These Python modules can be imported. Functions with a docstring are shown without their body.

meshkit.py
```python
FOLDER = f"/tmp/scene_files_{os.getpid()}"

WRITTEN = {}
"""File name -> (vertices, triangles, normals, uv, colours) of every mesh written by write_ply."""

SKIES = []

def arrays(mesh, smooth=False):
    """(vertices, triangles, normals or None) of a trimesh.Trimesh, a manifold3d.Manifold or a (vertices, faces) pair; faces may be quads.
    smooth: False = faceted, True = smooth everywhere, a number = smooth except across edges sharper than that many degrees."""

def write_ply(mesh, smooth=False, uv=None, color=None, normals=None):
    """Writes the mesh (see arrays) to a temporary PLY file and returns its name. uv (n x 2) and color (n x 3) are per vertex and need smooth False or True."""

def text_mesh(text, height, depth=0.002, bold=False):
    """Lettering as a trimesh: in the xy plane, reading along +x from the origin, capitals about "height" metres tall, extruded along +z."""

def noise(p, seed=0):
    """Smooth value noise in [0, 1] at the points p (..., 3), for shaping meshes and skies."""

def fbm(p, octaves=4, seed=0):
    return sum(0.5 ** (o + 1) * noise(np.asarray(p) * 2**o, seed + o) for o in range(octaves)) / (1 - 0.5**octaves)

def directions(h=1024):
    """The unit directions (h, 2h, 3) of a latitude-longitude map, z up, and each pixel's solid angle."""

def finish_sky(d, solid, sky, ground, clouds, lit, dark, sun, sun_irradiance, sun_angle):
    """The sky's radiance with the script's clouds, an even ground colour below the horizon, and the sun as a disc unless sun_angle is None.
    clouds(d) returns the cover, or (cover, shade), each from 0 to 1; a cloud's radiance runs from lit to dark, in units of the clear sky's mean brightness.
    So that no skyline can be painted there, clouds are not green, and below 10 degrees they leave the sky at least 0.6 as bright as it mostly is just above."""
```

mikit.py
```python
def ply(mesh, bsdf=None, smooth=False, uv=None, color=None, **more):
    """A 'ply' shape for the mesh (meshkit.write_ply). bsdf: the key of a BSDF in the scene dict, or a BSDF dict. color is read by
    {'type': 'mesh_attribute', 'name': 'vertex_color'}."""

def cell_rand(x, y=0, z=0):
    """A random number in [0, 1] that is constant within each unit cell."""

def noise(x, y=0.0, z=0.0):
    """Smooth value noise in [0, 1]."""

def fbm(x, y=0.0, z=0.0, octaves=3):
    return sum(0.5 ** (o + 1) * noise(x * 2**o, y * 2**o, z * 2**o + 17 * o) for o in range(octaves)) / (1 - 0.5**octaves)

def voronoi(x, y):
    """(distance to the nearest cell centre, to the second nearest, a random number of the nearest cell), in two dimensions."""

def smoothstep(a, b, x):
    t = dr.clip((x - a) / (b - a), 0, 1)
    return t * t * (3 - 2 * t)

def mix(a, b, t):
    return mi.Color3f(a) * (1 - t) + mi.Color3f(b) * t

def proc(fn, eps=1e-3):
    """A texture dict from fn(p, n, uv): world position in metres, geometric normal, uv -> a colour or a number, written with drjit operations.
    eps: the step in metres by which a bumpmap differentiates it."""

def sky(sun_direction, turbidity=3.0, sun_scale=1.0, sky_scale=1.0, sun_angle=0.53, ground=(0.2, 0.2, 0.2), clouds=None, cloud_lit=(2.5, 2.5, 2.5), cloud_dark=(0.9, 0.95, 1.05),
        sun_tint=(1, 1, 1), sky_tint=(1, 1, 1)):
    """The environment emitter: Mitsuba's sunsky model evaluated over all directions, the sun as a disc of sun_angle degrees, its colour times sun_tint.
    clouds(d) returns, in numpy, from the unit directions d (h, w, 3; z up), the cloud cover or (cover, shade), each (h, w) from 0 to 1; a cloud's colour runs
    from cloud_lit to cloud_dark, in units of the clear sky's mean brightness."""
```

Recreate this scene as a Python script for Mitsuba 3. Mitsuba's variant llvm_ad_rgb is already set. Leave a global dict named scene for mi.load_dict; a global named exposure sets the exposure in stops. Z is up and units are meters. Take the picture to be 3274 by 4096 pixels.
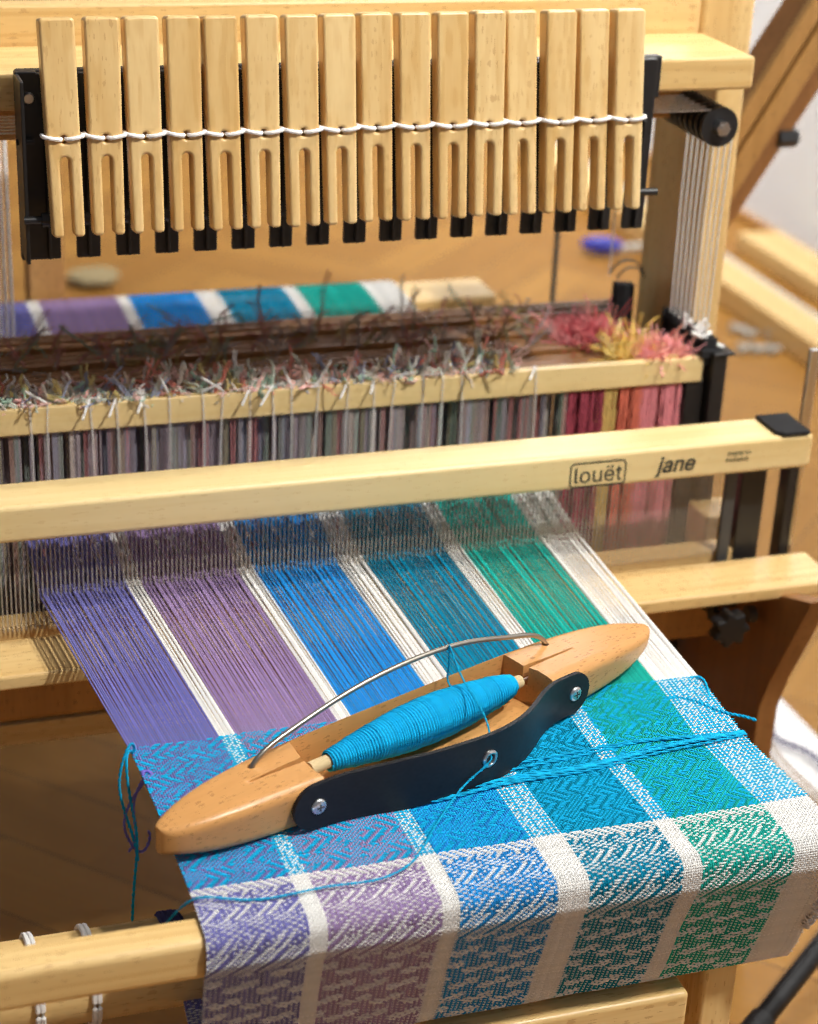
import math, random
import numpy as np
import trimesh
import mitsuba as mi
import drjit as dr
import mikit, meshkit
from shapely.geometry import Polygon, Point, box as sbox

T = mi.ScalarTransform4f
scene, labels = {'type': 'scene'}, {}
rng = np.random.default_rng(7)
random.seed(7)

# ------------------------------------------------------------------ camera, light, exposure
def cam_axes(yaw, pitch, roll):
    f = np.array([math.sin(yaw) * math.cos(pitch), math.cos(yaw) * math.cos(pitch), -math.sin(pitch)])
    r = np.array([math.cos(yaw), -math.sin(yaw), 0])
    d = np.cross(f, r)
    return r * math.cos(roll) + d * math.sin(roll), -r * math.sin(roll) + d * math.cos(roll), f
right, down, fwd = cam_axes(math.radians(19.0606), math.radians(24.9803), math.radians(-2.7455))
eye = np.array([-0.2545, -0.6118, 0.4966])
scene['camera'] = {'type': 'thinlens', 'fov': 24.307, 'fov_axis': 'x', 'near_clip': 0.05, 'far_clip': 40.0,
                   'aperture_radius': 0.0046, 'focus_distance': 0.93,
                   'to_world': T().look_at(origin=eye.tolist(), target=(eye + fwd).tolist(), up=(-down).tolist())}
exposure = 0.0
KEY = np.array([0.60, -0.60, 1.60])
LAMP = 3050.0
KEY2, LAMP2 = np.array([0.70, 0.20, 1.62]), 1050.0
scene['room_light'] = {'type': 'constant', 'radiance': {'type': 'rgb', 'value': [0.155, 0.160, 0.178]}}

# ------------------------------------------------------------------ materials
def rgb(*c): return {'type': 'rgb', 'value': list(c)}
def wood_fn(axis, base, dark, fleck, fs=1.0, cell=None, thr=0.74, gr=1.0):
    def fn(p, n, uv):
        q = [p.x, p.y, p.z]
        g = q[axis]; a, b = [q[k] for k in range(3) if k != axis]
        rings = mikit.fbm(a * 110 + mikit.noise(g * 5) * .8, b * 110, g * 3.0, octaves=3)
        fine = mikit.noise(a * 1500, b * 1500, g * 40)
        fl = mikit.noise(a * 1150 * fs, b * 1150 * fs, g * 170 * fs)
        fm = mikit.smoothstep(thr, thr + .09, fl)
        streak = mikit.smoothstep(.5, .8, mikit.noise(a * 430 + rings * 3, b * 430, g * 7))
        tone = mikit.smoothstep(.25, .75, rings) * .5 * gr + fine * .16 + streak * .34
        if cell is not None:
            r = mikit.cell_rand(dr.floor((p.x + .1302) / .02055))
            r2 = mikit.cell_rand(dr.floor((p.x + .1302) / .02055), 7)
            tone = tone * .8 + r * .55 - .08
            fm = fm * r2
        c = mikit.mix(base, dark, dr.clip(tone, 0, 1))
        return mikit.mix(c, fleck, fm * .5)
    return fn
def wood(key, *a, rough=0.36, spec=.45, **k):
    scene[key] = {'type': 'principled', 'base_color': mikit.proc(wood_fn(*a, **k)), 'roughness': rough, 'specular': spec}
B, D, K = (.74, .53, .245), (.60, .375, .135), (.46, .26, .09)
wood('wood_x', 0, B, D, K)
wood('wood_y', 1, B, D, K)
wood('wood_z', 2, B, D, K)
wood('wood_pale', 0, (.78, .60, .30), (.70, .50, .215), (.66, .46, .20))
wood('wood_lever', 2, (.75, .545, .265), (.58, .355, .125), (.47, .26, .09), cell=1, rough=.30)
wood('wood_shuttle', 0, (.60, .305, .095), (.54, .25, .07), (.30, .12, .035), fs=.8, thr=.69, gr=.6, rough=.3)
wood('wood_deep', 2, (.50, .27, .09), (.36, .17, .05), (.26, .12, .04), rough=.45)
def simple(key, c, rough=.5, **k):
    scene[key] = {'type': 'principled', 'base_color': rgb(*c), 'roughness': rough, **k}
wood('wood_shade', 2, (.26, .115, .035), (.19, .08, .022), (.14, .05, .015), rough=.5)  # wood darkened by colour, for parts that lie in shade
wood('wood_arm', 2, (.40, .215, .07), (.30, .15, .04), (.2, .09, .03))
simple('black_plastic', (.014, .014, .015), .35, specular=.5)
simple('black_matte', (.016, .016, .018), .75, specular=.3)
simple('dark_grey', (.05, .05, .05), .5)
simple('screw_steel', (.80, .80, .80), .22, metallic=1.0)
simple('steel', (.72, .71, .68), .27, metallic=1.0)
simple('wire_steel', (.42, .39, .34), .33, metallic=1.0)
simple('white_cord', (.82, .81, .80), .8, specular=.2)
simple('clear_cord', (.70, .68, .66), .45, specular=.5)
simple('reed_metal', (.46, .41, .34), .4, specular=.6)
simple('lift_cord', (.72, .70, .67), .6)
simple('old_paper', (.30, .23, .12), .9)
simple('tube_black', (.005, .005, .006), .45, specular=.4)
simple('ink', (.012, .011, .01), .7)
simple('paper_tube', (.58, .45, .25), .85)
simple('white_paper', (.78, .78, .80), .8)
simple('blue_plastic', (.03, .04, .42), .4)
simple('grey_metal', (.45, .47, .45), .4)
simple('wall_paint', (.76, .80, .87), .9)
def leather_fn(p, n, uv):
    return mikit.mix((.006, .007, .010), (.012, .013, .017), mikit.fbm(p.x * 900, p.y * 900, p.z * 900))
scene['leather'] = {'type': 'principled', 'base_color': mikit.proc(leather_fn), 'roughness': .42, 'specular': .32}
scene['yarn'] = {'type': 'principled', 'base_color': {'type': 'mesh_attribute', 'name': 'vertex_color'}, 'roughness': .8, 'specular': .15, 'sheen': .25}
scene['yarn_shiny'] = {'type': 'principled', 'base_color': {'type': 'mesh_attribute', 'name': 'vertex_color'}, 'roughness': .45, 'specular': .35}
def floor_fn(p, n, uv):
    # herringbone parquet of 70 mm x 350 mm blocks
    s = .07
    u, v = (p.x + p.y) * .7071 / s, (p.x - p.y) * .7071 / s
    k = dr.floor(u) + dr.floor(v)
    m = k - dr.floor(k / 10) * 10
    hor = m < 5
    idx = dr.select(hor, dr.floor(v), dr.floor(u))
    idy = dr.select(hor, dr.floor((u - dr.floor(v)) / 10), dr.floor((v - dr.floor(u)) / 10))
    r = mikit.cell_rand(idx, idy, dr.select(hor, 1.0, 2.0))
    gx, gy = dr.select(hor, u, v), dr.select(hor, v, u)
    gr = mikit.fbm(gx * .6, gy * 9, r * 20)
    e = gy - dr.floor(gy)
    seam = mikit.smoothstep(.03, .0, e) + mikit.smoothstep(.97, 1.0, e)
    c = mikit.mix((.39, .195, .040), (.27, .12, .022), dr.clip(r * .6 + gr * .5, 0, 1))
    return mikit.mix(c, (.12, .06, .02), dr.clip(seam, 0, 1) * .6)
scene['parquet'] = {'type': 'principled', 'base_color': mikit.proc(floor_fn), 'roughness': .5, 'specular': .3}

# ------------------------------------------------------------------ helpers
def numbered(key, sub=''):
    if key not in scene: return key
    n = 1
    while f'{key}_{n:03d}' in scene: n += 1
    return f'{key}_{n:03d}'
taken = set()
def name_of(base, parent=None):
    k = (parent + '__' if parent else '') + base
    if k in taken:
        n = 1
        while f'{k}_{n:03d}' in taken: n += 1
        k = f'{k}_{n:03d}'
    taken.add(k)
    return k
def tag(key, label=None, cat=None, group=None, kind=None):
    d = labels.setdefault(key, {})
    for a, b in (('label', label), ('category', cat), ('group', group), ('kind', kind)):
        if b: d[a] = b
    return key
def thing(base, label, cat, group=None):
    return tag(name_of(base), label, cat, group)
def part(base, mesh, mat, parent=None, smooth=35, color=None, kind=None, label=None):
    k = name_of(base, parent)
    scene[k] = mikit.ply(mesh, mat, smooth=True if color is not None else smooth, color=color)
    if kind or label: tag(k, label, kind=kind)
    return k
def rbox(x0, x1, y0, y1, z0, z1, r=.002):
    s = trimesh.creation.icosphere(2, radius=r).vertices
    c = np.array([[x, y, z] for x in (x0 + r, x1 - r) for y in (y0 + r, y1 - r) for z in (z0 + r, z1 - r)])
    return trimesh.convex.convex_hull((c[:, None] + s[None]).reshape(-1, 3))
def cyl(p0, p1, r, n=24, r2=None):
    p0, p1 = np.asarray(p0, float), np.asarray(p1, float)
    r2 = r if r2 is None else r2
    d = p1 - p0; t = d / np.linalg.norm(d)
    a = np.cross(t, [0, 0, 1.] if abs(t[2]) < .9 else [1., 0, 0]); a /= np.linalg.norm(a); b = np.cross(t, a)
    th = np.arange(n) * 2 * np.pi / n
    ring = np.cos(th)[:, None] * a + np.sin(th)[:, None] * b
    v = np.vstack([p0 + r * ring, p1 + r2 * ring, [p0, p1]])
    f = []
    for i in range(n):
        j = (i + 1) % n
        f += [[i, j, n + j], [i, n + j, n + i], [2 * n, j, i], [2 * n + 1, n + i, n + j]]
    m = trimesh.Trimesh(v, f, process=False); m.fix_normals()
    return m
cat = trimesh.util.concatenate
def tubes(paths, radius, sides=5, colors=None, flat=1.0):
    """many polylines as tubes: one (vertices, faces[, colours]) set. paths: list of (k,3)."""
    V, Fc, C, at = [], [], [], 0
    ang = np.arange(sides) * 2 * np.pi / sides
    for n, p in enumerate(paths):
        p = np.asarray(p, float)
        t = np.gradient(p, axis=0); t /= np.linalg.norm(t, axis=1, keepdims=True) + 1e-12
        ref = np.array([0, 0, 1.]) if np.abs(t[:, 2]).mean() < .8 else np.array([0.3, 1., 0])
        a = np.cross(t, ref); a /= np.linalg.norm(a, axis=1, keepdims=True) + 1e-12
        b = np.cross(t, a)
        r = radius[n] if np.ndim(radius) >= 1 else radius
        r = np.broadcast_to(r, (len(p),))
        v = p[:, None] + r[:, None, None] * (np.cos(ang)[None, :, None] * a[:, None] + flat * np.sin(ang)[None, :, None] * b[:, None])
        i, j = np.meshgrid(np.arange(len(p) - 1), np.arange(sides), indexing='ij')
        q0 = i * sides + j; q1 = i * sides + (j + 1) % sides
        f = np.stack([np.stack([q0, q1, q1 + sides], -1), np.stack([q0, q1 + sides, q0 + sides], -1)], 2).reshape(-1, 3)
        # end caps
        k = len(p) * sides
        v = np.vstack([v.reshape(-1, 3), p[:1], p[-1:]])
        jj = np.arange(sides); jn = (jj + 1) % sides
        f = np.vstack([f, np.stack([np.full(sides, k), jn, jj], -1), np.stack([np.full(sides, k + 1), k - sides + jj, k - sides + jn], -1)])
        V.append(v); Fc.append(f + at); at += len(v)
        if colors is not None: C.append(np.broadcast_to(colors[n], (len(v), 3)))
    m = trimesh.Trimesh(np.vstack(V), np.vstack(Fc), process=False)
    return (m, np.vstack(C)) if colors is not None else m
def smoothpath(pts, n=40):
    pts = np.asarray(pts, float)
    from scipy.interpolate import CubicSpline
    s = np.concatenate([[0], np.cumsum(np.linalg.norm(np.diff(pts, axis=0), axis=1))])
    return CubicSpline(s, pts)(np.linspace(0, s[-1], n))
def yarn(base, pts, r, col, parent, n=50, smooth=True, mat='yarn', twist=0, label=None, lift=0.):
    pts = np.asarray(pts, float) + np.where(np.asarray(pts, float)[:, 2:] > 0, lift, 0) * [0, 0, 1]
    p = smoothpath(pts, n) if smooth else np.asarray(pts, float)
    rad = r * (1 + .16 * np.sin(np.arange(len(p)) * 1.9))
    if twist:
        s = np.linspace(0, twist * 2 * np.pi, len(p))
        t = np.gradient(p, axis=0); t /= np.linalg.norm(t, axis=1, keepdims=True)
        a = np.cross(t, [.2, .3, 1.]); a /= np.linalg.norm(a, axis=1, keepdims=True); b = np.cross(t, a)
        off = r * .8 * (np.cos(s)[:, None] * a + np.sin(s)[:, None] * b)
        m, c = tubes([p + off, p - off], [rad * .8, rad * .8], 6, [np.array(col), np.array(col) * .8])
    else:
        m, c = tubes([p], [rad], 6, [np.array(col)])
    return part(base, m, mat, parent, color=c, label=label)
def bevel_extrude(poly, depth, r, seg=3):
    """polygon in the xy plane to a rounded slab, z from 0 to depth."""
    rings = [np.array(poly.exterior.coords)[:-1]] + [np.array(h.coords)[:-1] for h in poly.interiors]
    rings = [q if (Polygon(q).exterior.is_ccw == (n == 0)) else q[::-1] for n, q in enumerate(rings)]
    def inset(q, d):
        e = np.roll(q, -1, 0) - q; e /= np.linalg.norm(e, axis=1, keepdims=True)
        nrm = np.stack([-e[:, 1], e[:, 0]], 1)
        m = nrm + np.roll(nrm, 1, 0); m /= np.linalg.norm(m, axis=1, keepdims=True)
        k = 1 / np.maximum(.35, (m * nrm).sum(1))
        return q + m * (d * k)[:, None]
    th = np.linspace(0, np.pi / 2, seg + 1)
    prof = [(r * (1 - np.sin(t)), r * (1 - np.cos(t))) for t in th] + [(r * (1 - np.cos(t)), depth - r * (1 - np.sin(t))) for t in th]
    V, Fc, at = [], [], 0
    capb, capt = [], []
    for q in rings:
        n = len(q)
        for (d, z) in prof:
            V.append(np.column_stack([inset(q, d), np.full(n, z)]))
        L = len(prof)
        for l in range(L - 1):
            for i in range(n):
                j = (i + 1) % n
                a, b_, c, d_ = at + l * n + i, at + l * n + j, at + (l + 1) * n + j, at + (l + 1) * n + i
                Fc += [[a, b_, c], [a, c, d_]]
        capb.append(np.arange(n) + at); capt.append(np.arange(n) + at + (L - 1) * n)
        at += L * n
    V = np.vstack(V)
    import mapbox_earcut as me
    pts = np.vstack([V[c][:, :2] for c in capb]); ends = np.cumsum([len(c) for c in capb]).astype(np.uint32)
    try:
        tri = me.triangulate_float64(pts, ends).reshape(-1, 3)
    except Exception:
        tri = me.triangulate_float64(pts.astype(np.float64), ends.astype(np.uint32)).reshape(-1, 3)
    ib, it = np.concatenate(capb), np.concatenate(capt)
    Fc = np.vstack([np.array(Fc), ib[tri], it[tri][:, ::-1]])
    m = trimesh.Trimesh(V, Fc, process=False); m.fix_normals()
    return m
def place(m, M): m = m.copy(); m.apply_transform(M); return m
def frame(o, ex, ey, ez):
    M = np.eye(4); M[:3, 0], M[:3, 1], M[:3, 2], M[:3, 3] = ex, ey, ez, o; return M

# ------------------------------------------------------------------ setting
FLOOR = -.30
fm = trimesh.Trimesh([[-4, -3, FLOOR], [6, -3, FLOOR], [6, 9, FLOOR], [-4, 9, FLOOR]], [[0, 1, 2], [0, 2, 3]], process=False)
k = part('floor', fm, 'parquet', smooth=False); tag(k, kind='structure')
k = part('wall', rbox(1.135, 1.30, -1.0, 5.0, FLOOR - .01, 2.6, .004), 'wall_paint'); tag(k, kind='structure')
k = part('skirting_board', rbox(1.122, 1.1345, -1.0, 5.0, FLOOR + .001, FLOOR + .012, .003), 'wood_deep'); tag(k, kind='structure')
def lamp(name, label, pos, d, r, power):
    d = np.asarray(d, float); d /= np.linalg.norm(d); pos = np.asarray(pos, float)
    a = np.cross(d, [1, 0, 0.1]); a /= np.linalg.norm(a); b = np.cross(d, a)
    th = np.arange(32) * 2 * np.pi / 32
    dm = trimesh.Trimesh(np.vstack([pos + r * (np.cos(th)[:, None] * a + np.sin(th)[:, None] * b), pos]), [[32, i, (i + 1) % 32] for i in range(32)], process=False)
    if dm.face_normals[0] @ d < 0: dm.invert()
    k = thing(name, label, 'lamp')
    scene[k + '__bulb'] = {**mikit.ply(dm, 'white_cord'), 'emitter': {'type': 'area', 'radiance': rgb(power, power * .97, power * .90)}}
    part('housing', cyl(pos - d * .09, pos - d * .002, r * .9, 32, r * 1.25), 'black_matte', k)
# lamp that lights the loom
lamp('spot_lamp', 'round spot lamp close above the loom', KEY, np.array([.02, .25, 0]) - KEY, .034, LAMP)
lamp('spot_lamp', 'round spot lamp high above the levers of the loom', KEY2, np.array([.02, .25, 0]) - KEY2, .034, LAMP2)
lamp('added_back_lamp', 'added unseen lamp turned away from the loom to brighten the wall and floor behind', (.45, 1.95, 1.75), (.75, .55, -.37), .10, 880.)  # added out of view to brighten the back wall and floor

# ------------------------------------------------------------------ the loom
loom = thing('table_loom', 'beech table loom with sixteen wooden levers, black fittings and a striped warp', 'loom')
# breast beam, base
bm = []
prof = Polygon([(.0145, -.004), (.0165, -.001), (.019, .0), (.033, .0), (.0345, -.0015), (.0345, -.019), (.033, -.0205), (.019, -.0205), (.0165, -.0195), (.0145, -.0165)])
def xprism(pts, x0, x1):
    pts = np.asarray(pts); n = len(pts)
    v = np.vstack([np.column_stack([np.full(n, x0), pts]), np.column_stack([np.full(n, x1), pts])])
    f = []
    for i in range(n):
        j = (i + 1) % n; f += [[i, j, n + j], [i, n + j, n + i]]
    for i in range(1, n - 1): f += [[0, i + 1, i], [n, n + i, n + i + 1]]
    m = trimesh.Trimesh(v, f, process=False); m.fix_normals(); return m
part('breast_beam', rbox(-.34, .36, .0145, .0335, -.021, -.0005, .0042), 'wood_x', loom)
part('cloth_roller', cyl((-.30, 0.098, -.075), (.30, 0.098, -.075), .021, 40), 'wood_x', loom)
for x in (-.1835, -.158):
    th = np.linspace(0, 2 * np.pi, 40)
    pp = np.column_stack([x + .0022 * np.sin(th * .5), .098 + .0226 * np.cos(th), -.075 + .0226 * np.sin(th)])
    part('roller_tie', tubes([pp, pp + [.0022, 0, 0]], .0013, 6), 'clear_cord', loom)
part('crossbar', rbox(-.30, .127, .040, .066, -.132, -.0985, .003), 'wood_x', loom)
part('front_leg', rbox(.140, .158, .050, .115, FLOOR, -.085, .002), 'wood_z', loom)
spn = bevel_extrude(Polygon([(.250, -.0130), (.296, -.0300), (.52, -.0300), (.52, FLOOR), (.292, FLOOR), (.292, -.11), (.283, -.084)]), .014, .0015, 2)
part('side_panel', place(spn, frame(np.array([.296, 0, 0]), [0, 1, 0], [0, 0, 1], [1, 0, 0])), 'wood_shade', loom)  # shade of the unlit inner face put into a darker wood colour
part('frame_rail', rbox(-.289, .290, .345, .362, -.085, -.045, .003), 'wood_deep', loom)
part('frame_rail', rbox(-.289, .290, .372, .385, -.090, -.06, .003), 'wood_shade', loom)
# shuttle race
part('race_board', rbox(-.34, .3350, .2855, .3265, -.0292, -.020, .0022), 'wood_x', loom)
part('reed_sill', rbox(-.33, .3000, .3362, .352, -.034, -.018, .0015), 'wood_x', loom)
# beater top
beater = part('beater_beam', rbox(-.34, .3225, .315, .3475, .0435, .0655, .0032), 'wood_pale', loom)
def lettering(text, x0, zc, h, bold=False, shear=0., width=None):
    m = meshkit.text_mesh(text, h, .0003, bold)
    v = m.vertices.copy(); v[:, 0] += shear * v[:, 1]
    if width: v[:, 0] *= width / np.ptp(v[:, 0])
    v[:, 0] -= v[:, 0].min()
    m.vertices = np.column_stack([x0 + v[:, 0], .31495 - v[:, 2], zc + v[:, 1]])
    return part('lettering', m, 'ink', beater, smooth=False)
XL = .1736
lettering('louët', .1667, .0477, .0096, width=.0298)
outer = sbox(.1635, .0447, .1991, .0606).buffer(-.003).buffer(.003)
lo = Polygon(outer.exterior).difference(outer.buffer(-.00085))
fr = trimesh.creation.extrude_polygon(lo, .0003, engine='earcut')
fr.vertices = np.column_stack([fr.vertices[:, 0], .31495 - fr.vertices[:, 2], fr.vertices[:, 1]])
part('logo_frame', fr, 'ink', beater, smooth=False)
lettering('jane', .2183, .0497, .0094, bold=True, shear=.2, width=.0258)
lettering('made in', .2650, .0566, .0027, width=.0150)
lettering('holland', .2646, .0524, .0027, width=.0142)
# felt pad on the beater's right end
pad = sbox(0, 0, .0215, .030).difference(Point(-.004, -.004).buffer(.009))
pm = bevel_extrude(pad.simplify(.0003), .0026, .0004, 1)
pm.vertices = pm.vertices + [.2975, .3145, .0657]
part('felt_pad', pm, 'black_matte', beater)
# beater hardware
part('beater_arm', rbox(.2885, .3055, .335, .350, -.06, .0434, .001), 'black_plastic', loom)
part('reed_end', rbox(.2755, .2830, .331, .3348, -.030, .0434, .0006), 'dark_grey', loom)
part('side_rod', rbox(.3195, .3255, .333, .345, -.10, .0434, .001), 'black_plastic', loom)
part('side_strip', rbox(.3262, .3285, .333, .343, -.10, .0434, .0004), 'steel', loom)
part('upper_side_strip', rbox(.3345, .3410, .352, .356, .020, .105, .0008), 'steel', loom)
part('stop_bolt', cat([cyl((.2965, .362, -.006), (.2965, .362, .036), .0022, 16), cyl((.2965, .362, .036), (.2965, .362, .043), .0065, 6)]), 'steel', loom)
part('bracket_block', rbox(.286, .311, .370, .398, -.040, -.012, .0015), 'wood_x', loom)
# lobed knob
an = np.linspace(0, 2 * np.pi, 96, endpoint=False)
rr = .0105 + .0016 * np.cos(an * 7)
kp = Polygon(np.column_stack([rr * np.cos(an), rr * np.sin(an)]))
km = bevel_extrude(kp, .011, .0018, 2)
km = place(km, frame(np.array([.2615, .276, -.0415]), [1, 0, 0], [0, 0, 1], [0, 1, 0]))
part('clamp_knob', km, 'tube_black', loom)
part('knob_bolt', cyl((.2615, .286, -.0415), (.2615, .35, -.0415), .004, 16), 'black_plastic', loom)
part('race_post', cyl((.2600, .300, -.045), (.2600, .300, -.029), .0035, 16), 'black_plastic', loom)
part('bolt_head', cyl((.2915, .305, -.048), (.2860, .305, -.048), .0055, 16), 'dark_grey', loom)

# reed
xs = np.arange(-.205, .2750, .0025)
dents = [trimesh.creation.box(bounds=[[x - .00023, .3326, -.019], [x + .00023, .3336, .0436]]) for x in xs]
part('reed_dents', cat(dents), 'reed_metal', loom, smooth=False, kind='stuff')

# castle
part('castle_shelf', rbox(-.34, .2850, .3745, .4446, .2612, .2805, .0025), 'wood_x', loom)
part('backboard', rbox(-.34, .2825, .4450, .460, .2600, .3022, .0022), 'wood_x', loom)
part('castle_cap', rbox(-.34, .120, .4700, .490, .2700, .2990, .002), 'wood_deep', loom)
part('castle_end', rbox(.2830, .3195, .4450, .468, .2620, .3340, .0045), 'wood_z', loom)
part('castle_post', rbox(.2990, .3185, .4455, .530, FLOOR, .2615, .0022), 'wood_z', loom)
part('rear_post', rbox(-.0905, -.0640, .745, .775, FLOOR, .2900, .002), 'wood_deep', loom)
part('underside_shade', rbox(-.30, .28, .4300, .4440, .2320, .2600, .002), 'wood_deep', loom)  # dark strip added where the shelf only casts shadow
# black lever frame
pl = rbox(-.1385, .2216, .3665, .3735, .2600, .2838, .0008)
frame_k = part('lever_frame', pl, 'black_plastic', loom)
for i in range(17):
    x = -.1258 + i * .02098
    w = .0062
    fg = rbox(x - w, x + w, .3600, .3640, .1860, .2836, .0006)
    rb = rbox(x - .0008, x + .0009, .3560, .3602, .1870, .2500, .0005)
    part('divider', cat([fg, rb]), 'black_plastic', frame_k)
part('end_plate', cat([rbox(-.1400, -.1290, .3600, .3665, .186, .2845, .0008), rbox(-.1400, -.1380, .340, .3600, .19, .284, .0006)]), 'black_plastic', frame_k)
part('pivot_rod', cyl((-.141, .338, .2140), (-.128, .338, .2140), .0021, 14), 'black_plastic', frame_k)
part('pivot_rod', cyl((.196, .338, .2140), (.2120, .338, .2140), .0021, 14), 'black_plastic', frame_k)
part('rod_stub', cyl((-.141, .3560, .2500), (-.132, .3560, .2500), .0016, 14), 'black_plastic', frame_k)
for i in range(17):
    x = -.1302 + i * .0205
    part('spacer', cyl((x - .0018, .338, .2140), (x + .0018, .338, .2140), .0038, 14), 'black_plastic', frame_k)
    if i < 12:
        sc = cat([cyl((x - .0033, .3600, .2715), (x - .0033, .3578, .2715), .0031, 18, .0024), cyl((x - .0033, .3579, .2715), (x - .0033, .3574, .2715), .0011, 6)])
        part('screw', sc, 'screw_steel', frame_k)

# levers
W2, LEN = .0089, .1080
def lever_poly():
    s = .0027
    tap = .0009
    pts = []
    def arc(cx, cy, r, a0, a1, n=5): return [(cx + r * math.cos(t), cy + r * math.sin(t)) for t in np.linspace(a0, a1, n)]
    r = .0022
    h = math.pi / 2
    out = arc(W2 - r, LEN - r, r, 0, h) + arc(-W2 + r, LEN - r, r, h, 2 * h)
    q = .0018
    out += arc(-W2 + tap + q, q, q, 2 * h, 3 * h) + arc(-s - q, q, q, 3 * h, 4 * h)
    out += arc(0, .0375, s, math.pi, 0, 9)
    out += arc(s + q, q, q, 2 * h, 3 * h) + arc(W2 - tap - q, q, q, 3 * h, 4 * h)
    return Polygon(out, [Point(0, .0490).buffer(.0021, 5).exterior.coords])
lm = bevel_extrude(lever_poly(), .0118, .00165, 4)
tilt = math.radians(9)
for i in range(16):
    x = -.1282 + .0082 + i * .02055 + rng.normal(0, .00025)
    t_ = tilt + math.radians(rng.normal(0, .6)); yj = rng.normal(0, .0008)
    ez = np.array([math.tan(math.radians(rng.normal(0, .4))), math.sin(t_), math.cos(t_)])
    ez /= np.linalg.norm(ez); ex = np.array([1., 0, 0]); ex -= ez * (ex @ ez); ex /= np.linalg.norm(ex); ey = np.cross(ez, ex)
    o = np.array([x, .3235 + yj, .2085])
    lv = place(lm, frame(o, ex, ez, -ey) @ np.diag([1, 1, -1, 1]))
    if lv.volume < 0: lv.invert()
    lk = part('lever', lv, 'wood_lever', loom, smooth=50)
    # cord that wraps the lever and dips into its hole
    h = .0494
    def L(u, v, w): return o + u * ex + v * ez + w * ey
    hw = W2 + .0009
    left = smoothpath([L(-hw, h + .0014, .010), L(-hw - .0002, h + .0012, .003), L(-hw + .0008, h + .0009, -.0006), L(-.0050, h + .0001, -.0015), L(-.0026, h - .0003, -.0008), L(-.0014, h - .0002, .0028)], 26)
    rightp = left.copy()
    rightp = np.array([o + (-(p - o) @ ex) * ex + ((p - o) @ ez) * ez + ((p - o) @ ey) * ey for p in left])
    rad = .00108 * (1 + .10 * np.sin(np.arange(26) * 2.1))
    part('cord', tubes([left, rightp], [rad, rad], 8), 'white_cord', lk)

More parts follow.
